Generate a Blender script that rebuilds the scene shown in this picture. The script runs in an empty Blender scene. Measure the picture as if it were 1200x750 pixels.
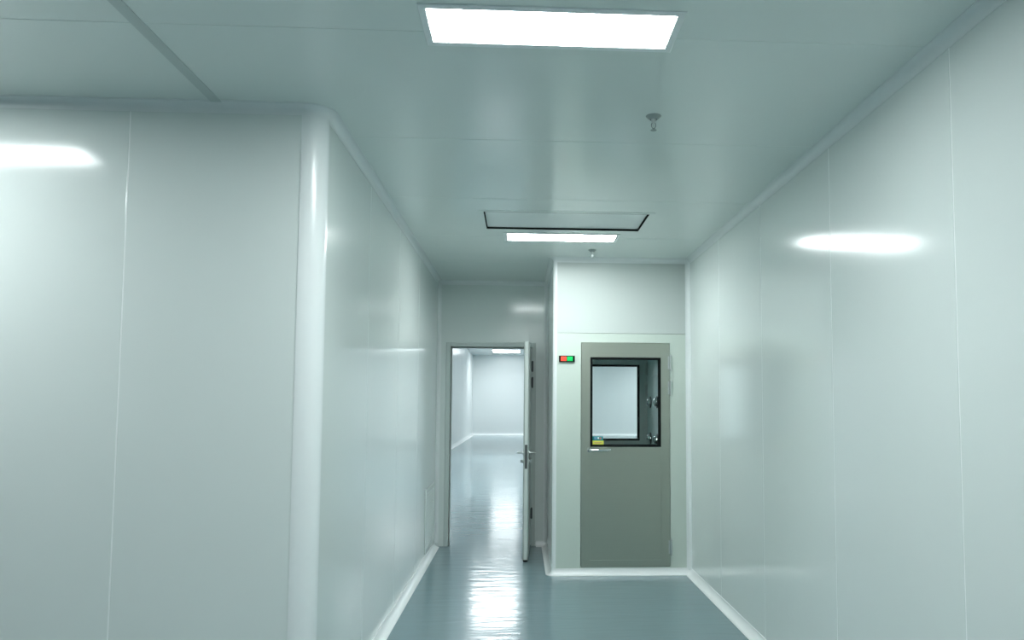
import bpy, bmesh, math, random
from mathutils import Vector, Matrix

S = bpy.context.scene
COL = S.collection
PI = math.pi

# ------------------------------------------------------------------ render look
S.view_settings.view_transform = 'Standard'
S.view_settings.look = 'None'
S.view_settings.gamma = 1.0
S.view_settings.use_curve_mapping = False
S.view_settings.exposure = 1.12
S.cycles.max_bounces = 10
S.cycles.diffuse_bounces = 6
S.cycles.glossy_bounces = 6
S.cycles.transmission_bounces = 6
S.cycles.transparent_max_bounces = 8
S.cycles.sample_clamp_indirect = 6.0

# ------------------------------------------------------------------ plan of the place (metres)
XR, XL = 1.589, -0.924          # right wall, left corridor wall
YL = 3.549                      # left wall facing the camera
Y1, Y2 = 7.134, 8.588           # wall with the grey door, wall with the open door
XC = 0.3045                     # return wall between them
H = 2.934                       # corridor ceiling
YB, XB = -7.0, -9.0             # behind and left of the camera
HALL_X0, HALL_X1, HALL_Y0, HALL_Y1, HALL_H = -2.43, 9.0, 8.70, 39.5, 4.10
R_COL, R_BEAD = 0.09, 0.028     # rounded outside corners

# ------------------------------------------------------------------ materials
def mat(name, color, rough=0.5, metal=0.0, ior=1.5, coat=0.0, crough=.05, emit=None, estr=0.0,
        noise=None, bump=None):
    m = bpy.data.materials.new(name); m.use_nodes = True
    nt = m.node_tree; b = nt.nodes['Principled BSDF']
    b.inputs['Base Color'].default_value = (*color, 1)
    b.inputs['Roughness'].default_value = rough
    b.inputs['Metallic'].default_value = metal
    b.inputs['IOR'].default_value = ior
    b.inputs['Coat Weight'].default_value = coat
    b.inputs['Coat Roughness'].default_value = crough
    if emit:
        b.inputs['Emission Color'].default_value = (*emit, 1)
        b.inputs['Emission Strength'].default_value = estr
    if noise or bump:
        tc = nt.nodes.new('ShaderNodeTexCoord')
    if noise:                       # (scale vector, amount): slight tone wear
        sc, amt = noise
        mp = nt.nodes.new('ShaderNodeMapping'); mp.inputs['Scale'].default_value = sc
        n = nt.nodes.new('ShaderNodeTexNoise'); n.inputs['Scale'].default_value = 1.0
        n.inputs['Detail'].default_value = 3.0
        r = nt.nodes.new('ShaderNodeMapRange')
        r.inputs['To Min'].default_value = 1 - amt; r.inputs['To Max'].default_value = 1 + amt
        mx = nt.nodes.new('ShaderNodeVectorMath'); mx.operation = 'SCALE'
        mx.inputs[0].default_value = color
        nt.links.new(tc.outputs['Object'], mp.inputs['Vector'])
        nt.links.new(mp.outputs['Vector'], n.inputs['Vector'])
        nt.links.new(n.outputs['Fac'], r.inputs['Value'])
        nt.links.new(r.outputs['Result'], mx.inputs['Scale'])
        nt.links.new(mx.outputs['Vector'], b.inputs['Base Color'])
    if bump:                        # (scale vector, strength, distance)
        sc, st, di = bump
        mp = nt.nodes.new('ShaderNodeMapping'); mp.inputs['Scale'].default_value = sc
        n = nt.nodes.new('ShaderNodeTexNoise'); n.inputs['Scale'].default_value = 1.0
        n.inputs['Detail'].default_value = 2.0
        bp = nt.nodes.new('ShaderNodeBump'); bp.inputs['Strength'].default_value = st
        bp.inputs['Distance'].default_value = di
        nt.links.new(tc.outputs['Object'], mp.inputs['Vector'])
        nt.links.new(mp.outputs['Vector'], n.inputs['Vector'])
        nt.links.new(n.outputs['Fac'], bp.inputs['Height'])
        nt.links.new(bp.outputs['Normal'], b.inputs['Normal'])
    return m

def glass_mat(name):
    m = bpy.data.materials.new(name); m.use_nodes = True
    nt = m.node_tree; nt.nodes.clear()
    o = nt.nodes.new('ShaderNodeOutputMaterial')
    t = nt.nodes.new('ShaderNodeBsdfTransparent'); t.inputs['Color'].default_value = (.985, 1, .995, 1)
    g = nt.nodes.new('ShaderNodeBsdfGlossy'); g.inputs['Roughness'].default_value = 0.02
    f = nt.nodes.new('ShaderNodeFresnel'); f.inputs['IOR'].default_value = 1.25
    x = nt.nodes.new('ShaderNodeMixShader')
    nt.links.new(f.outputs[0], x.inputs[0]); nt.links.new(t.outputs[0], x.inputs[1])
    nt.links.new(g.outputs[0], x.inputs[2]); nt.links.new(x.outputs[0], o.inputs[0])
    return m

M = {}
M['panel']   = mat('painted_steel_panel', (.72, .778, .76), .135, ior=1.5, bump=((.9, .9, .35), .05, .02))
M['ceil']    = mat('painted_ceiling_panel', (.72, .785, .76), .34, ior=1.35, coat=.5, crough=.12, bump=((1.2, .5, 1), .06, .02))
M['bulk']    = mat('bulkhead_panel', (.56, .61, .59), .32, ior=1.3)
M['booth']   = mat('green_white_steel_panel', (.595, .67, .61), .38, ior=1.3)
M['joint']   = mat('panel_joint_sealant', (.86, .90, .89), .5)
M['cove']    = mat('white_cove_profile', (.80, .84, .84), .25)
M['base']    = mat('white_base_profile', (.88, .91, .91), .25)
M['alu']     = mat('grey_joint_strip', (.50, .565, .55), .4)
M['floor']   = mat('grey_epoxy_floor', (.19, .277, .304), .14, ior=1.5, noise=((1.2, 1.2, 1), .03),
                   bump=((2.6, 10.0, 1), .26, .012))
M['frame']   = mat('door_frame_paint', (.56, .62, .60), .35)
M['leaf']    = mat('door_leaf_paint', (.68, .74, .71), .3)
M['edge']    = mat('door_edge_profile', (.40, .45, .43), .35, metal=.3)
M['steel']   = mat('brushed_grey_steel', (.44, .475, .41), .36, metal=.85, noise=((2, 2, 140), .035))
M['steeldk'] = mat('brushed_booth_steel', (.66, .74, .72), .38)
M['boothin'] = mat('booth_lining', (.70, .86, .84), .3)
M['chrome']  = mat('chrome', (.82, .84, .84), .12, metal=1.0)
M['satin']   = mat('satin_steel', (.60, .63, .62), .28, metal=1.0)
M['dark']    = mat('dark_grey_metal', (.10, .115, .115), .4, metal=.5)
M['black']   = mat('black_rubber', (.006, .008, .008), .7, ior=1.2)
M['white']   = mat('white_fixture_paint', (.78, .82, .82), .35)
M['lamp']    = mat('lit_diffuser', (.9, .9, .9), .5, emit=(.935, 1.0, 1.0), estr=26.0)
M['lampfar'] = mat('far_lit_diffuser', (.9, .9, .9), .5, emit=(.935, 1.0, 1.0), estr=23.0)
M['lampdim'] = mat('dim_lit_diffuser', (.9, .9, .9), .5, emit=(.935, 1.0, 1.0), estr=22.0)
M['sprink']  = mat('sprinkler_metal', (.32, .36, .35), .35, metal=.6)
M['lamph']   = mat('lit_hall_diffuser', (.9, .9, .9), .5, emit=(.94, 1.0, 1.02), estr=8.0)
M['hallw']   = mat('hall_panel', (.76, .80, .80), .25)
M['plate']   = mat('vent_plate', (.74, .79, .78), .4)
M['red']     = mat('red_signal_lens', (.75, .06, .035), .3, emit=(1, .09, .045), estr=.3)
M['green']   = mat('green_signal_lens', (.0, .45, .10), .3, emit=(.0, .62, .13), estr=.22)
M['teal']    = mat('sticker_teal', (.02, .26, .27), .4)
M['yellow']  = mat('sticker_yellow', (.80, .82, .12), .4)
M['blue']    = mat('sticker_blue', (.16, .36, .52), .4)
M['pink']    = mat('sticker_red', (.55, .22, .20), .4)
M['glass']   = glass_mat('window_glass')

# ------------------------------------------------------------------ helpers
def put(o, label=None, cat=None, group=None, kind=None):
    if label: o['label'] = label
    if cat: o['category'] = cat
    if group: o['group'] = group
    if kind: o['kind'] = kind
    return o

def empty(name, loc, label, cat, group=None, kind=None):
    o = bpy.data.objects.new(name, None); COL.objects.link(o); o.location = loc
    o.empty_display_size = .1
    return put(o, label, cat, group, kind)

def obj(name, bm, m, parent=None, smooth=False):
    """link a bmesh built in the parent's frame as one mesh object"""
    bmesh.ops.recalc_face_normals(bm, faces=bm.faces[:])
    me = bpy.data.meshes.new(name); bm.to_mesh(me); bm.free()
    for x in (m if isinstance(m, (list, tuple)) else [m]): me.materials.append(x)
    if smooth:
        for p in me.polygons: p.use_smooth = True
        try: me.set_sharp_from_angle(angle=math.radians(35))
        except Exception: pass
    o = bpy.data.objects.new(name, me); COL.objects.link(o)
    if parent: o.parent = parent
    return o

def box(bm, x0, x1, y0, y1, z0, z1, bev=0.0, seg=1, mi=0):
    r = bmesh.ops.create_cube(bm, size=1.0, matrix=Matrix.Translation(((x0+x1)/2, (y0+y1)/2, (z0+z1)/2))
                              @ Matrix.Diagonal((abs(x1-x0), abs(y1-y0), abs(z1-z0), 1)))
    vs = r['verts']
    fs = set(f for v in vs for f in v.link_faces)
    for f in fs: f.material_index = mi
    if bev > 0:
        es = list(set(e for v in vs for e in v.link_edges))
        bmesh.ops.bevel(bm, geom=es, offset=bev, segments=seg, affect='EDGES', profile=.5, material=-1)
    return bm

def cyl(bm, p0, p1, r0, r1=None, n=24, mi=0):
    p0, p1 = Vector(p0), Vector(p1); r1 = r0 if r1 is None else r1
    d = (p1-p0); L = d.length
    q = d.to_track_quat('Z', 'Y').to_matrix().to_4x4()
    r = bmesh.ops.create_cone(bm, cap_ends=True, segments=n, radius1=r0, radius2=r1, depth=L,
                              matrix=Matrix.Translation((p0+p1)/2) @ q)
    for f in set(f for v in r['verts'] for f in v.link_faces): f.material_index = mi
    return bm

def lathe(bm, prof, origin, axis='Z', n=32, mi=0):
    """prof: (radius, height) pairs revolved about the axis through origin"""
    o = Vector(origin)
    rings = []
    for r, h in prof:
        ring = []
        for k in range(n):
            a = 2*PI*k/n; c, s = r*math.cos(a), r*math.sin(a)
            v = Vector((c, s, h)) if axis == 'Z' else (Vector((h, c, s)) if axis == 'X' else Vector((c, h, s)))
            ring.append(bm.verts.new(o+v))
        rings.append(ring)
    for a, b in zip(rings, rings[1:]):
        for k in range(n):
            f = bm.faces.new((a[k], a[(k+1) % n], b[(k+1) % n], b[k])); f.material_index = mi
    for ring in (rings[0], rings[-1]):
        f = bm.faces.new(ring); f.material_index = mi
    return bm

def tube(bm, pts, r, n=14):
    """round bar along a polyline"""
    pts = [Vector(p) for p in pts]; rings = []
    for i, p in enumerate(pts):
        a = (pts[i]-pts[i-1]).normalized() if i else None
        b = (pts[i+1]-pts[i]).normalized() if i < len(pts)-1 else None
        t = (a+b).normalized() if a and b else (a or b)
        up = Vector((0, 0, 1)) if abs(t.z) < .9 else Vector((0, 1, 0))
        u = t.cross(up).normalized(); w = u.cross(t)
        rings.append([bm.verts.new(p + r*(math.cos(2*PI*k/n)*u + math.sin(2*PI*k/n)*w)) for k in range(n)])
    for a, b in zip(rings, rings[1:]):
        for k in range(n): bm.faces.new((a[k], a[(k+1) % n], b[(k+1) % n], b[k]))
    bm.faces.new(rings[0]); bm.faces.new(rings[-1])
    return bm

def B(): return bmesh.new()
def struct(o, label=None, cat=None): return put(o, label, cat, None, 'structure')

def corner_round(c, r, a0, a1, n=8):
    return [(c[0]+r*math.cos(a0+(a1-a0)*k/n), c[1]+r*math.sin(a0+(a1-a0)*k/n)) for k in range(n+1)]

def cove_profile(r, lip=.006, t=.0025, n=8):
    """concave quarter round: a = distance off the wall, b = distance off the floor / ceiling"""
    p = [(0, 0), (0, r+lip), (t, r+lip), (t, r)]
    for k in range(1, n):
        a = PI + (PI/2)*k/n
        p.append((r + (r-t)*math.cos(a), r + (r-t)*math.sin(a)))
    p += [(r, t), (r+lip, t), (r+lip, 0)]
    return p

def path_dirs(path):
    out = []
    for i in range(len(path)):
        ns = []
        for j in (i-1, i):
            if 0 <= j < len(path)-1:
                d = Vector(path[j+1])-Vector(path[j]); d.normalize()
                ns.append(Vector((d.y, -d.x)))           # the room is on the right of the path
        out.append(ns[0] if len(ns) == 1 else (ns[0]+ns[1])/(1+ns[0].dot(ns[1])))
    return out

def sweep(bm, path, dirs, prof, z, sgn):
    rings = []
    for p, d in zip(path, dirs):
        rings.append([bm.verts.new((p[0]+a*d.x, p[1]+a*d.y, z+sgn*b)) for a, b in prof])
    n = len(prof)
    for A, C in zip(rings, rings[1:]):
        for k in range(n): bm.faces.new((A[k], A[(k+1) % n], C[(k+1) % n], C[k]))
    bm.faces.new(rings[0]); bm.faces.new(rings[-1])

# ------------------------------------------------------------------ FLOOR, WALLS, CEILING
bm = B(); box(bm, XB, HALL_X1+.2, YB, HALL_Y1+.2, -.12, 0)
struct(obj('floor', bm, M['floor']), 'glossy grey epoxy floor running from the corridor into the hall', 'floor')

def panel_wall(name, axis, plane, out, cuts, z0, z1, m, label, gap=.0045, thick=.05):
    """steel panels with bevelled butt joints on a backing; plane = room face, out = +-1 away from the room"""
    bm = B()
    for a, b in zip(cuts, cuts[1:]):
        a2 = a + (gap/2 if a != cuts[0] else 0); b2 = b - (gap/2 if b != cuts[-1] else 0)
        lo, hi = sorted((plane, plane+out*thick))
        if axis == 'X': box(bm, lo, hi, a2, b2, z0, z1, bev=.0022)
        else:           box(bm, a2, b2, lo, hi, z0, z1, bev=.0022)
    lo, hi = sorted((plane+out*.0012, plane+out*(thick-.004)))
    if axis == 'X': box(bm, lo, hi, cuts[0]+.004, cuts[-1]-.004, z0+.004, z1-.004, mi=1)
    else:           box(bm, cuts[0]+.004, cuts[-1]-.004, lo, hi, z0+.004, z1-.004, mi=1)
    return struct(obj(name, bm, [m, M['joint']]), label, 'wall')

panel_wall('wall_right', 'X', XR, 1, [YB, -5.24, -4.10, -2.967, -1.832, -.697, .438, 1.573, 2.708, 3.835, 4.979, 6.06, Y1+.02], 0, H, M['panel'],
           'long glossy pale wall along the right of the corridor')
panel_wall('wall_left', 'X', XL, -1, [YL+R_COL, 4.704, 5.85, 7.0, Y2], 0, H, M['panel'],
           'glossy pale wall along the left of the corridor up to the open door')
panel_wall('wall_left_front', 'Y', YL, 1, [XB, -7.5, -6.36, -5.22, -4.08, -2.94, -1.80, XL-R_COL], 0, H, M['panel'],
           'broad pale wall facing the camera left of the rounded corner')
panel_wall('wall_return', 'X', XC, 1, [Y1+R_BEAD, Y2], 0, H, M['panel'],
           'short shaded return wall between the grey door wall and the open door')
panel_wall('wall_rear', 'Y', YB, -1, [XB, -7.2, -6.0, -4.8, -3.6, -2.4, -1.2, 0, XR], 0, H, M['panel'], 'pale wall closing the corridor behind the camera')
panel_wall('wall_outer_left', 'X', XB, -1, [YB, -5.2, -4.0, -2.8, -1.6, -.4, .8, 2.0, YL], 0, H, M['panel'], 'pale wall closing the side passage')

# wall with the open doorway; it is also the near wall of the hall and carries the booth's rear door
DX0, DX1, DZ = -.775, .129, 2.194             # clear opening of the white door
GX0, GX1, GZ0, GZ1 = .568, 1.395, .074, 2.132 # grey door leaf
def pieces(bm, y0, y1, rects, bev=0):
    for x0, x1, z0, z1 in rects: box(bm, x0, x1, y0, y1, z0, z1, bev=bev)
bm = B()
pieces(bm, Y2, HALL_Y0, [(HALL_X0-.05, DX0, 0, HALL_H), (DX1, GX0, 0, HALL_H), (GX1, HALL_X1, 0, HALL_H),
                         (DX0, DX1, DZ, HALL_H), (GX0, GX1, GZ1, HALL_H), (GX0, GX1, 0, GZ0)])
struct(obj('wall_back', bm, M['panel']), 'shaded pale wall around and above the open white door', 'wall')

# wall with the grey door: white bulkhead above, greenish booth front below
BZ = 2.221
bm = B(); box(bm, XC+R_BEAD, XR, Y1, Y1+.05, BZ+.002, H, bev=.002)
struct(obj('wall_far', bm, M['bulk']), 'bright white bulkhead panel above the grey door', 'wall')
bm = B()
g = .004
pieces(bm, Y1, Y1+.05, [(XC+R_BEAD, GX0-g, 0, BZ), (GX1+g, XR, 0, BZ), (GX0-g, GX1+g, GZ1+g, BZ), (GX0-g, GX1+g, 0, GZ0-g)])
struct(obj('wall_booth_front', bm, M['booth']), 'pale green panel surrounding the grey steel door', 'wall')

# inside of the booth behind the grey door
bm = B(); box(bm, 1.40, 1.45, Y1+.055, 8.42, .012, 2.26, bev=.002)
box(bm, 1.392, 1.40, Y1+.10, 8.42, .95, .962); box(bm, 1.392, 1.40, Y1+.10, 8.42, 1.86, 1.872)
struct(obj('wall_booth_right', bm, M['boothin']), 'pale lining with air nozzles seen through the grey door window', 'wall')
bm = B(); box(bm, .47, .52, Y1+.055, 8.42, .012, 2.26, bev=.002)
struct(obj('wall_booth_left', bm, M['boothin']), 'pale lining on the hidden side of the booth', 'wall')
bm = B(); box(bm, .47, 1.45, Y1+.055, 8.58, 2.262, 2.30)
struct(obj('ceiling_booth', bm, M['boothin']), 'ceiling of the booth behind the grey door', 'ceiling')
bm = B()
pieces(bm, 8.42, Y2-.002, [(.47, GX0-g, .012, 2.26), (GX1+g, 1.45, .012, 2.26), (GX0-g, GX1+g, GZ1+g, 2.26), (GX0-g, GX1+g, .012, GZ0-g)])
struct(obj('wall_booth_rear', bm, M['steeldk']), 'dark steel surround of the far door inside the booth', 'wall')

# ceiling panels with butt joints across the corridor
bm = B()
cy = [YB, -5.3, -4.15, -3.0, -1.84, -.68, .476, 1.633, 2.790, 3.949, 5.105, 6.262, 7.419, Y2]
gp = .0035
VENTS = ((.326, 5.716), (.103, 2.206)); VW, VD = .610, .280      # half sizes of the openings
for (xa, xb) in ((XB, -1.405), (-1.405, XR+.05)):
    for a, b in zip(cy, cy[1:]):
        a2 = a + (gp/2 if a != cy[0] else 0); b2 = b - (gp/2 if b != cy[-1] else 0)
        v = [q for q in VENTS if a < q[1] < b and xa < q[0] < xb]
        if v:
            (vx, vy), = v
            for q in ((xa, vx-VW, a2, b2), (vx+VW, xb, a2, b2), (vx-VW, vx+VW, a2, vy-VD), (vx-VW, vx+VW, vy+VD, b2)):
                box(bm, *q, H, H+.06)
        else:
            box(bm, xa, xb, a2, b2, H, H+.06, bev=.0018)
for y in cy[1:-1]:
    box(bm, XB+.01, XR+.04, y-.03, y+.03, H+.0015, H+.055, mi=1)
struct(obj('ceiling', bm, [M['ceil'], M['joint']]), 'satin pale panel ceiling of the corridor', 'ceiling')
bm = B(); box(bm, -1.43, -1.38, YB+.05, YL-.03, H-.004, H+.001, bev=.0015)
struct(obj('trim_1', bm, M['alu']), 'grey joint strip along the ceiling ahead of the left wall', 'trim')

# hall beyond the open door
def slab(name, r, m, label, cat):
    bm = B(); box(bm, *r); struct(obj(name, bm, m), label, cat)
slab('ceiling_hall', (HALL_X0-.05, HALL_X1, HALL_Y0, HALL_Y1+.05, HALL_H, HALL_H+.08), M['hallw'], 'high white ceiling of the hall beyond the open door', 'ceiling')
cuts = [HALL_Y0+2.05*k for k in range(15)]+[HALL_Y1]
panel_wall('wall_hall_left', 'X', HALL_X0, -1, cuts, 0, HALL_H, M['hallw'], 'white panelled side wall of the hall seen through the doorway', gap=.012)
slab('wall_hall_far', (HALL_X0-.05, HALL_X1, HALL_Y1, HALL_Y1+.1, 0, HALL_H), M['hallw'], 'bright white end wall of the hall seen through the doorway', 'wall')
slab('wall_hall_right', (HALL_X1, HALL_X1+.05, HALL_Y0, HALL_Y1+.05, 0, HALL_H), M['hallw'], 'white side wall of the hall, out of sight', 'wall')

# ------------------------------------------------------------------ COVES, BASE PROFILES, CORNER BEADS
colc = (XL-R_COL, YL+R_COL); bc = (XC+R_BEAD, Y1+R_BEAD)
col_arc = corner_round(colc, R_COL, -PI/2, 0, 10)
bead_arc = corner_round(bc, R_BEAD, PI, 3*PI/2, 6)
path = [(XB, YB), (XB, YL)] + col_arc + [(XL, Y2), (XC, Y2)] + bead_arc + [(XR, Y1), (XR, YB)]
dirs = path_dirs(path)
i_col0, i_col1 = 2, 2+len(col_arc)-1
i_l, i_b = i_col1+1, i_col1+2
i_be0, i_be1 = i_b+1, i_b+len(bead_arc)
i_r = i_be1+1
seglist = [('wall_left_front', 1, i_col0+0), ('corner', i_col0, i_col1), ('left', i_col1, i_l), ('back', i_l, i_b),
           ('return', i_b, i_be0), ('bead', i_be0, i_be1), ('far', i_be1, i_r), ('right', i_r, i_r+1)]
cp = cove_profile(.040)
for n, (nm, a, b) in enumerate([('front', 1, i_col1), ('left', i_col1, i_l), ('back', i_l, i_b),
                                ('return', i_b, i_be0), ('far', i_be0, i_r), ('right', i_r, i_r+1), ('outer', 0, 1)]):
    bm = B(); sweep(bm, path[a:b+1], dirs[a:b+1], cp, H, -1)
    lab = {'front': 'white cove along the ceiling above the broad left wall, turning the rounded corner',
           'left': 'white cove where the left corridor wall meets the ceiling',
           'back': 'white cove at the ceiling above the open door',
           'return': 'white cove above the short return wall', 'far': 'white cove above the bright bulkhead panel',
           'right': 'white cove where the right corridor wall meets the ceiling',
           'outer': 'white cove in the side passage'}[nm]
    struct(obj('trim_%d' % (n+2), bm, M['cove'], smooth=True), lab, 'trim')
bp_ = cove_profile(.050, lip=.008, t=.004)
for nm, a, b, lab in [('left_front', 1, i_col1, 'white base cove along the foot of the broad left wall'),
                      ('left', i_col1, i_l, 'white base cove along the foot of the left corridor wall'),
                      ('return', i_b, i_be0, 'white base cove along the foot of the short return wall'),
                      ('far', i_be0, i_r, 'bright white base cove below the grey door'),
                      ('right', i_r, i_r+1, 'white base cove along the foot of the right wall')]:
    bm = B(); sweep(bm, path[a:b+1], dirs[a:b+1], bp_, 0, 1)
    struct(obj('baseboard_'+nm, bm, M['base'], smooth=True), lab, 'baseboard')
bm = B()
dl = Vector((0, -1))
pb = [(.185, Y2), (XC, Y2)]
sweep(bm, pb, [Vector((0, -1)), dirs[i_b]], bp_, 0, 1)
struct(obj('baseboard_back', bm, M['base'], smooth=True), 'short white base cove right of the open door', 'baseboard')
bm = B()
sweep(bm, [(HALL_X0, HALL_Y0), (HALL_X0, HALL_Y1), (HALL_X1, HALL_Y1)],
      path_dirs([(HALL_X0, HALL_Y0), (HALL_X0, HALL_Y1), (HALL_X1, HALL_Y1)]), cove_profile(.11, lip=.01, t=.004), 0, 1)
struct(obj('baseboard_hall', bm, M['base'], smooth=True), 'white base cove round the far end of the hall', 'baseboard')

def round_bead(bm, c, r, a0, a1, z0, z1, lip, n=14):
    """outside quarter-round profile with a flat lip on either wall"""
    pts = corner_round(c, r+.003, a0, a1, n)
    t0 = Vector((-math.sin(a0), math.cos(a0))); t1 = Vector((-math.sin(a1), math.cos(a1)))
    ro = r+.003
    s0 = Vector(pts[0])-t0*lip; s1 = Vector(pts[-1])+t1*lip
    pts = [tuple(s0)] + pts + [tuple(s1)]
    inner = [(c[0]+.2*r*math.cos((a0+a1)/2), c[1]+.2*r*math.sin((a0+a1)/2))]
    q0 = Vector(s0)-Vector((math.cos(a0), math.sin(a0)))*.004; q1 = Vector(s1)-Vector((math.cos(a1), math.sin(a1)))*.004
    k0 = q0+t0*lip; k1 = q1-t1*lip
    ring = pts+[tuple(q1), tuple(k1)]+inner+[tuple(k0), tuple(q0)]
    A = [bm.verts.new((x, y, z0)) for x, y in ring]; C = [bm.verts.new((x, y, z1)) for x, y in ring]
    m = len(ring)
    for k in range(m): bm.faces.new((A[k], A[(k+1) % m], C[(k+1) % m], C[k]))
    bm.faces.new(A); bm.faces.new(C)
bm = B(); round_bead(bm, colc, R_COL, -PI/2, 0, .045, H-.036, .010)
struct(obj('trim_9', bm, M['cove'], smooth=True), 'tall white rounded corner profile of the left wall', 'trim')
bm = B(); round_bead(bm, bc, R_BEAD, PI, 3*PI/2, .045, H-.036, .006, 8)
struct(obj('trim_10', bm, M['cove'], smooth=True), 'white corner bead beside the grey door wall', 'trim')
def inside_cove(name, c, nx, ny, lab, r=.035):
    bm = B(); pr = cove_profile(r)
    A = [bm.verts.new((c[0]+nx*a, c[1]+ny*b, .04)) for a, b in pr]
    C = [bm.verts.new((c[0]+nx*a, c[1]+ny*b, H-.03)) for a, b in pr]
    n = len(pr)
    for k in range(n): bm.faces.new((A[k], A[(k+1) % n], C[(k+1) % n], C[k]))
    bm.faces.new(A); bm.faces.new(C)
    struct(obj(name, bm, M['cove'], smooth=True), lab, 'trim')
inside_cove('trim_11', (XL, Y2), 1, -1, 'upright white cove left of the open door')
inside_cove('trim_12', (XC, Y2), -1, -1, 'upright white cove right of the open door')
inside_cove('trim_13', (XR, Y1), -1, -1, 'upright white cove between the grey door wall and the right wall')

# ------------------------------------------------------------------ WHITE DOOR, STANDING OPEN
d1 = empty('door_1', (DX1, Y2, 0), 'white door standing open towards the corridor, seen edge-on', 'door', kind='structure')
ox, oy = DX1, Y2
bm = B()
fw = .05
box(bm, DX0-fw-ox, DX0-ox, -.012, .115, 0, DZ+fw, bev=.003)
box(bm, 0, fw-.006, -.012, .115, 0, DZ+fw, bev=.003)
box(bm, DX0-ox, 0, -.012, .115, DZ, DZ+fw, bev=.003)
box(bm, DX0-ox, DX0-ox+.014, .05, .075, 0, DZ, bev=.002)      # rebate stops
box(bm, -.014, 0, .05, .075, 0, DZ, bev=.002)
box(bm, DX0-ox, 0, .05, .075, DZ-.014, DZ, bev=.002)
obj('frame', bm, M['frame'], d1)
bm = B(); box(bm, DX0-ox-.002, DX0-ox+.003, .004, .03, 1.0, 1.16, bev=.001)
obj('strike_plate', bm, M['dark'], d1)
# leaf built in its own frame: x = thickness (left face 0), y = from the hinge (0) towards the camera (-W)
W, T, LZ0, LZ1 = .875, .052, .022, 2.185
leaf_rot = math.radians(-2.2)
bm = B(); box(bm, 0, T, -W, 0, LZ0, LZ1, bev=.002)
leaf = obj('leaf', bm, M['leaf'], d1)
leaf.location = (-.058, -.006, 0); leaf.rotation_euler = (0, 0, leaf_rot)
bm = B()
box(bm, -.0015, .010, -W-.003, -W+.02, LZ0, LZ1, bev=.001)
box(bm, T-.010, T+.0015, -W-.003, -W+.02, LZ0, LZ1, bev=.001)
obj('edge_profile', bm, M['edge'], leaf)
bm = B(); box(bm, .004, T-.004, -W+.002, -.004, .006, LZ0+.001)
obj('bottom_seal', bm, M['black'], leaf)
bm = B(); box(bm, .014, T-.014, -W-.004, -W+.01, .916, 1.153, bev=.0012)
box(bm, .020, T-.020, -W-.010, -W, 1.02, 1.045, bev=.002)
box(bm, .020, T-.020, -W-.0055, -W, .95, .985, bev=.001)
obj('lock_plate', bm, M['dark'], leaf)
for sgn, x0 in ((-1, 0.0), (1, T)):
    bm = B(); yy = -W+.065
    lathe(bm, [(.026, 0), (.026, sgn*.006), (.022, sgn*.009), (.011, sgn*.010)], (x0, yy, 1.071), 'X')
    tube(bm, [(x0+sgn*.004, yy, 1.071), (x0+sgn*.046, yy, 1.071), (x0+sgn*.056, yy+.004, 1.071), (x0+sgn*.061, yy+.014, 1.071),
              (x0+sgn*.062, yy+.06, 1.070), (x0+sgn*.060, yy+.118, 1.068), (x0+sgn*.054, yy+.128, 1.067)], .0095)
    obj('lever_handle', bm, M['satin'], leaf, smooth=True)
    bm = B()
    lathe(bm, [(.022, 0), (.022, sgn*.006), (.018, sgn*.009), (.012, sgn*.010)], (x0, yy, .985), 'X')
    box(bm, x0+sgn*.008, x0+sgn*.032, yy-.005, yy+.005, .968, 1.002, bev=.002)
    obj('thumb_turn' if sgn < 0 else 'key_rose', bm, M['satin'], leaf, smooth=True)
for hz in (1.98, 1.80, .36):
    bm = B()
    cyl(bm, (T+.012, -.006, hz-.055), (T+.012, -.006, hz+.055), .010)
    cyl(bm, (T+.012, -.006, hz+.055), (T+.012, -.006, hz+.062), .010, .005)
    cyl(bm, (T+.012, -.006, hz-.062), (T+.012, -.006, hz-.055), .005, .010)
    box(bm, T-.001, T+.003, -.055, 0, hz-.05, hz+.05, bev=.001)
    obj('hinge', bm, M['dark'], leaf, smooth=True)

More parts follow.
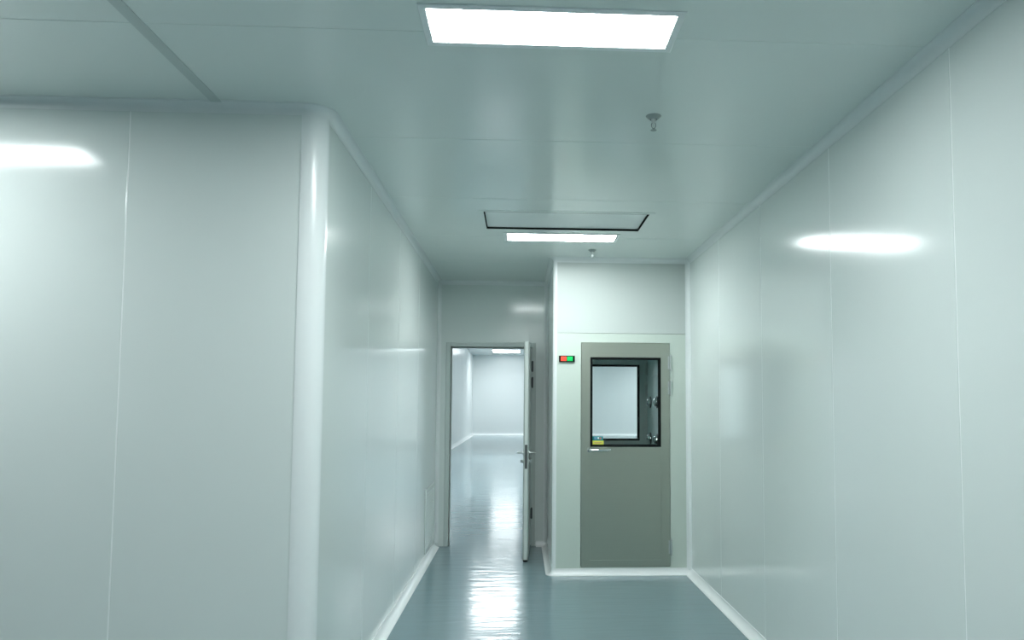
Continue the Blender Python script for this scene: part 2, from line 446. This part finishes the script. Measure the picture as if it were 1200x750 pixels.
# ------------------------------------------------------------------ GREY STEEL DOORS OF THE BOOTH
WX0, WX1, WZ0, WZ1 = .651, 1.313, 1.166, 1.998      # outer edge of the black gasket
def steel_door(name, y, label, m, sticker=False):
    """leaf with a gasketed window, face at y, hinged on the right"""
    d = empty(name, (GX0, y, 0), label, 'door', kind='structure')
    X = lambda x: x-GX0
    bm = B()
    x0, x1, z0, z1 = 0, GX1-GX0, GZ0, GZ1
    a0, a1, b0, b1 = X(WX0)+.008, X(WX1)-.008, WZ0+.008, WZ1-.008
    t0, t1 = -.006, .036
    for r in ((x0, a0, z0, z1), (a1, x1, z0, z1), (a0, a1, b1, z1), (a0, a1, z0, b0)):
        box(bm, r[0], r[1], t0, t1, r[2], r[3])
    bmesh.ops.remove_doubles(bm, verts=bm.verts[:], dist=1e-5)
    # pressed fold lines round the lower field
    e = .0028
    for r in ((X(.648), X(.651), .13, WZ0-.05), (X(1.313), X(1.316), .13, WZ0-.05), (X(.648), X(1.316), .13, .133),
              (X(.648), X(.651), WZ1+.02, z1-.004), (X(1.313), X(1.316), WZ1+.02, z1-.004)):
        box(bm, r[0], r[1], t0-e, t0+.002, r[2], r[3], bev=.0006)
    leafo = obj('leaf', bm, m, d)
    bm = B(); w = .021
    ga0, ga1, gb0, gb1 = X(WX0), X(WX1), WZ0, WZ1
    for r in ((ga0, ga0+w, gb0, gb1), (ga1-w, ga1, gb0, gb1), (ga0+w, ga1-w, gb0, gb0+w), (ga0+w, ga1-w, gb1-w, gb1)):
        box(bm, r[0], r[1], t0-.006, t1+.004, r[2], r[3], bev=.002)
    obj('window_gasket', bm, M['black'], d)
    bm = B(); box(bm, ga0+w-.004, ga1-w+.004, .010, .016, gb0+w-.004, gb1-w+.004)
    pane = put(obj('window_pane', bm, M['glass'], d), 'clear glass pane')
    bm = B()
    hx, hz = X(.645), 1.137
    lathe(bm, [(.023, t0), (.023, t0-.006), (.020, t0-.009), (.010, t0-.010)], (hx, 0, hz), 'Y')
    tube(bm, [(hx, t0-.004, hz), (hx, t0-.044, hz), (hx+.006, t0-.054, hz), (hx+.02, t0-.058, hz), (hx+.10, t0-.058, hz+.001),
              (hx+.175, t0-.056, hz+.003), (hx+.188, t0-.052, hz+.004), (hx+.194, t0-.040, hz+.004), (hx+.194, t0-.030, hz+.004)], .0115)
    put(obj('lever_handle', bm, M['chrome'], d, smooth=True), 'chrome lever handle')
    for z_ in (1.952, 1.716, .248):
        bm = B(); hx = X(1.402)
        cyl(bm, (hx, -.014, z_-.068), (hx, -.014, z_+.068), .0095)
        cyl(bm, (hx, -.014, z_+.068), (hx, -.014, z_+.076), .0095, .004)
        cyl(bm, (hx, -.014, z_-.076), (hx, -.014, z_-.068), .004, .0095)
        cyl(bm, (hx, -.014, z_-.001), (hx, -.014, z_+.001), .0105)
        box(bm, hx-.022, hx, -.0085, -.0055, z_-.06, z_+.06)
        put(obj('hinge', bm, M['satin'], d, smooth=True), 'bright barrel hinge')
    bm = B(); box(bm, .003, x1-.003, .002, t1-.004, GZ0-.014, GZ0+.001)
    obj('bottom_seal', bm, M['black'], d)
    if sticker:
        bm = B(); sy = .0095
        box(bm, X(.671), X(.772), sy-.0006, sy, 1.186, 1.263, mi=0)
        box(bm, X(.671), X(.777), sy-.0009, sy-.0003, 1.186, 1.2225, mi=1)
        for (u0, u1, v0, v1, k) in ((.690, .716, 1.236, 1.255, 2), (.697, .709, 1.231, 1.236, 2), (.722, .734, 1.238, 1.254, 4),
                                    (.740, .757, 1.234, 1.253, 3), (.690, .760, 1.203, 1.207, 3), (.700, .745, 1.195, 1.198, 3)):
            box(bm, X(u0), X(u1), sy-.0013, sy-.0005, v0, v1, mi=k)
        put(obj('sticker', bm, [M['teal'], M['yellow'], M['blue'], M['pink'], M['white']], pane),
            'small teal and yellow sticker in the lower corner of the glass')
    return d
steel_door('door_2', Y1, 'closed grey steel door with a black-edged window and chrome lever', M['steel'], True)
steel_door('door_3', 8.424, 'second steel door seen through the window of the grey door', M['steeldk'])

# ------------------------------------------------------------------ AIR NOZZLES INSIDE THE BOOTH
def copy_tree(o, loc, label=None):
    c = o.copy(); COL.objects.link(c); c.location = loc
    if label: c['label'] = label
    for ch in list(o.children):
        k = ch.copy(); COL.objects.link(k); k.parent = c
        for g in ch.children:
            q = g.copy(); COL.objects.link(q); q.parent = k
    return c
def make_nozzle(loc, label):
    t = empty('air_nozzle', loc, label, 'nozzle', 'air nozzles inside the booth')
    bm = B()
    lathe(bm, [(.062, 0), (.062, -.004), (.056, -.008), (.048, -.009), (.048, 0)], (0, 0, 0), 'X')
    obj('ring', bm, M['dark'], t, smooth=True)
    bm = B()
    pr = [(.046, -.003)] + [(.048*math.cos(a), -.006-.040*math.sin(a)) for a in [k*PI/18 for k in range(0, 7)]]
    pr += [(.017, -.040), (.016, -.020)]
    lathe(bm, pr, (0, 0, 0), 'X')
    obj('ball', bm, M['chrome'], t, smooth=True)
    return t
nz = make_nozzle((1.399, 8.20, 1.585), 'upper chrome air nozzle nearer the far door inside the booth')
copy_tree(nz, (1.399, 7.80, 1.585), 'upper chrome air nozzle nearer the window glass inside the booth')
copy_tree(nz, (1.399, 8.20, 1.20), 'lower chrome air nozzle nearer the far door inside the booth')
copy_tree(nz, (1.399, 7.80, 1.20), 'lower chrome air nozzle nearer the window glass inside the booth')

# ------------------------------------------------------------------ SIGNAL LIGHT BESIDE THE GREY DOOR
t = empty('signal_light', (.431, Y1, 1.980), 'small black signal box with red and green lamps beside the grey door', 'signal light')
bm = B(); box(bm, -.073, .073, -.018, 0, -.029, .029, bev=.003, seg=2)
obj('housing', bm, M['black'], t)
for nm, x, m in (('red_lens', -.030, 'red'), ('green_lens', .028, 'green')):
    bm = B(); box(bm, x-.027, x+.027, -.024, -.017, -.021, .021, bev=.004, seg=3)
    put(obj(nm, bm, M[m], t), 'lit red lens' if x < 0 else 'lit green lens')

# ------------------------------------------------------------------ CEILING LIGHTS
def make_light(name, loc, ow, od, iw, idp, label, group, lamp):
    """slim panel on the ceiling: sloped white frame with a lit diffuser; origin on the ceiling plane"""
    t = empty(name, loc, label, 'ceiling light', group)
    bm = B()
    def ring(w, d, z): return [bm.verts.new((sx*w/2, sy*d/2, z)) for sx, sy in ((-1, -1), (1, -1), (1, 1), (-1, 1))]
    R = [ring(ow, od, 0), ring(ow, od, -.003), ring(ow-.006, od-.006, -.005), ring(iw+.006, idp+.006, -.005),
         ring(iw, idp, -.0035), ring(iw, idp, 0)]
    for a, b in zip(R, R[1:]+R[:1]):
        for k in range(4): bm.faces.new((a[k], a[(k+1) % 4], b[(k+1) % 4], b[k]))
    put(obj('frame', bm, M['white'], t), 'white metal frame')
    bm = B(); box(bm, -iw/2+.0005, iw/2-.0005, -idp/2+.0005, idp/2-.0005, -.0025, -.0005)
    put(obj('diffuser', bm, lamp, t), 'bright white diffuser')
    return t
L0 = make_light('ceiling_light', (.103, 2.742, H), .945, .310, .888, .246,
                'large bright panel light on the ceiling nearest the camera', 'corridor ceiling lights', M['lamp'])
make_light('ceiling_light', (.329, 6.268, H), .945, .310, .888, .246, 'bright panel light between the vent plate and the bulkhead above the grey door',
           'corridor ceiling lights', M['lampfar'])
make_light('ceiling_light', (-2.87, 2.742, H), .945, .310, .888, .246, 'panel light of the side passage, mirrored as a glow on the left wall',
           'corridor ceiling lights', M['lampdim'])
copy_tree(L0, (.103, -.6, H), 'unseen panel light added behind the camera to brighten the near walls')  # added lamp out of view, fills light on the near walls
copy_tree(L0, (-1.35, -2.6, H), 'second unseen panel light added behind the camera to brighten the left wall')  # added fill for the left wall, kept clear of its mirror image
HL = make_light('hall_light', (-.675, 36.75, HALL_H), 1.36, 1.96, 1.26, 1.86,
                'small distant light seen through the top of the open doorway', 'hall ceiling lights', M['lamph'])
for hx, rows in ((-.675, (14.7, 22.0)), (3.4, (14.7, 22.0, 33.3)), (7.4, (14.7, 22.0, 36.75))):  # the two right columns are added, unseen, to brighten the hall
    for hy in rows:
            copy_tree(HL, (hx, hy, HALL_H), 'hall ceiling light hidden by the wall above the open door, right columns added to brighten the hall')

# ------------------------------------------------------------------ VENT PLATES IN THE CEILING
def make_vent(loc, label):
    t = empty('ceiling_vent', loc, label, 'vent', 'ceiling vent plates')
    bm = B(); ow, od, iw, idp = 1.278, .615, 1.200, .540
    for r in ((-ow/2, -iw/2, -od/2, od/2), (iw/2, ow/2, -od/2, od/2), (-iw/2, iw/2, -od/2, -idp/2), (-iw/2, iw/2, idp/2, od/2)):
        box(bm, *r, -.003, 0)
    bmesh.ops.remove_doubles(bm, verts=bm.verts[:], dist=1e-5)
    put(obj('frame', bm, M['ceil'], t), 'pale metal frame')
    bm = B(); w = .007
    for r in ((-iw/2, -iw/2+w, -idp/2, idp/2), (iw/2-w, iw/2, -idp/2, idp/2), (-iw/2+w, iw/2-w, -idp/2, -idp/2+w), (-iw/2+w, iw/2-w, idp/2-w, idp/2)):
        box(bm, *r, -.0025, .020)
    put(obj('gasket', bm, M['black'], t), 'black gap round the plate')
    bm = B(); box(bm, -iw/2+w+.001, iw/2-w-.001, -idp/2+w+.001, idp/2-w-.001, .0115, .019)
    obj('plate', bm, M['plate'], t)
    bm = B(); box(bm, -iw/2, iw/2, -idp/2, idp/2, .0205, .05)
    obj('backing', bm, M['dark'], t)
    return t
v0 = make_vent((.326, 5.716, H), 'flat square-cornered vent plate with a black gap, before the far light')
copy_tree(v0, (.103, 2.206, H), 'vent plate whose edge shows above the nearest light, mostly out of view')

# ------------------------------------------------------------------ SPRINKLERS
def make_sprinkler(loc, label):
    t = empty('sprinkler', loc, label, 'sprinkler', 'ceiling sprinklers')
    bm = B(); lathe(bm, [(.037, 0), (.037, -.002), (.033, -.006), (.024, -.014), (.019, -.018), (.017, -.018), (.017, -.004)], (0, 0, 0))
    obj('escutcheon', bm, M['sprink'], t, smooth=True)
    bm = B(); lathe(bm, [(.011, -.003), (.011, -.026), (.0085, -.030), (.0085, -.034), (.004, -.035)], (0, 0, 0))
    obj('body', bm, M['satin'], t, smooth=True)
    bm = B()
    for s in (-1, 1):
        tube(bm, [(s*.007, 0, -.033), (s*.0105, 0, -.043), (s*.0095, 0, -.053), (s*.003, 0, -.063)], .0022, 8)
    cyl(bm, (0, 0, -.060), (0, 0, -.068), .0045)
    obj('frame_arms', bm, M['sprink'], t, smooth=True)
    bm = B(); cyl(bm, (0, 0, -.034), (0, 0, -.061), .0025, n=12)
    put(obj('bulb', bm, M['satin'], t, smooth=True), 'thin bulb')
    bm = B(); lathe(bm, [(.005, -.066), (.0145, -.0685), (.0148, -.070), (.005, -.070)], (0, 0, 0), n=24)
    obj('deflector', bm, M['sprink'], t, smooth=True)
    return t
sp = make_sprinkler((.627, 3.567, H), 'dark sprinkler head on the ceiling beyond the nearest light')
copy_tree(sp, (.632, 6.762, H), 'tiny sprinkler head on the ceiling in front of the bulkhead above the grey door')

# ------------------------------------------------------------------ RETURN-AIR GRILLE LOW ON THE LEFT WALL
t = empty('wall_grille', (XL, 8.04, 0), 'pale framed air grille low on the left wall beside the open door', 'grille')
bm = B(); gy0, gy1, gz0, gz1, fw = -.36, .36, .085, .715, .045
for r in ((gy0, gy0+fw, gz0, gz1), (gy1-fw, gy1, gz0, gz1), (gy0+fw, gy1-fw, gz0, gz0+fw), (gy0+fw, gy1-fw, gz1-fw, gz1)):
    box(bm, 0, .012, r[0], r[1], r[2], r[3], bev=.003)
obj('frame', bm, M['panel'], t)
bm = B()
n = 16
for k in range(n):
    z = gz0+fw+(k+.5)*(gz1-gz0-2*fw)/n
    vs = [bm.verts.new((x, y, zz)) for x, y, zz in
          ((.001, gy0+fw, z+.012), (.001, gy1-fw, z+.012), (.009, gy1-fw, z-.010), (.009, gy0+fw, z-.010),
           (.001, gy0+fw, z+.009), (.001, gy1-fw, z+.009), (.008, gy1-fw, z-.013), (.008, gy0+fw, z-.013))]
    for f in ((0, 1, 2, 3), (7, 6, 5, 4), (0, 4, 5, 1), (3, 2, 6, 7), (0, 3, 7, 4), (1, 5, 6, 2)): bm.faces.new([vs[i] for i in f])
obj('louvre', bm, M['panel'], t)

# ------------------------------------------------------------------ WORLD AND CAMERA
w = bpy.data.worlds.new('dark_world'); S.world = w; w.use_nodes = True
w.node_tree.nodes['Background'].inputs[0].default_value = (.02, .025, .025, 1)

cam = bpy.data.cameras.new('camera'); co = bpy.data.objects.new('camera', cam); COL.objects.link(co)
cam.sensor_width = 36.0; cam.sensor_fit = 'HORIZONTAL'
cam.lens = 36.0*900.0/1200.0
cam.shift_x = (600-657.1864)/1200.0
cam.shift_y = (413.4994-375)/1200.0
cam.clip_start = .05; cam.clip_end = 200
R_ = Vector((.998593, -.052807, .004889)); U_ = Vector((-.008454, -.067496, .997684)); F_ = Vector((.052355, .996321, .067848))
m = Matrix(((R_.x, U_.x, -F_.x), (R_.y, U_.y, -F_.y), (R_.z, U_.z, -F_.z))).to_4x4()
m.translation = (0, 0, 1.55)
co.matrix_world = m
S.camera = co
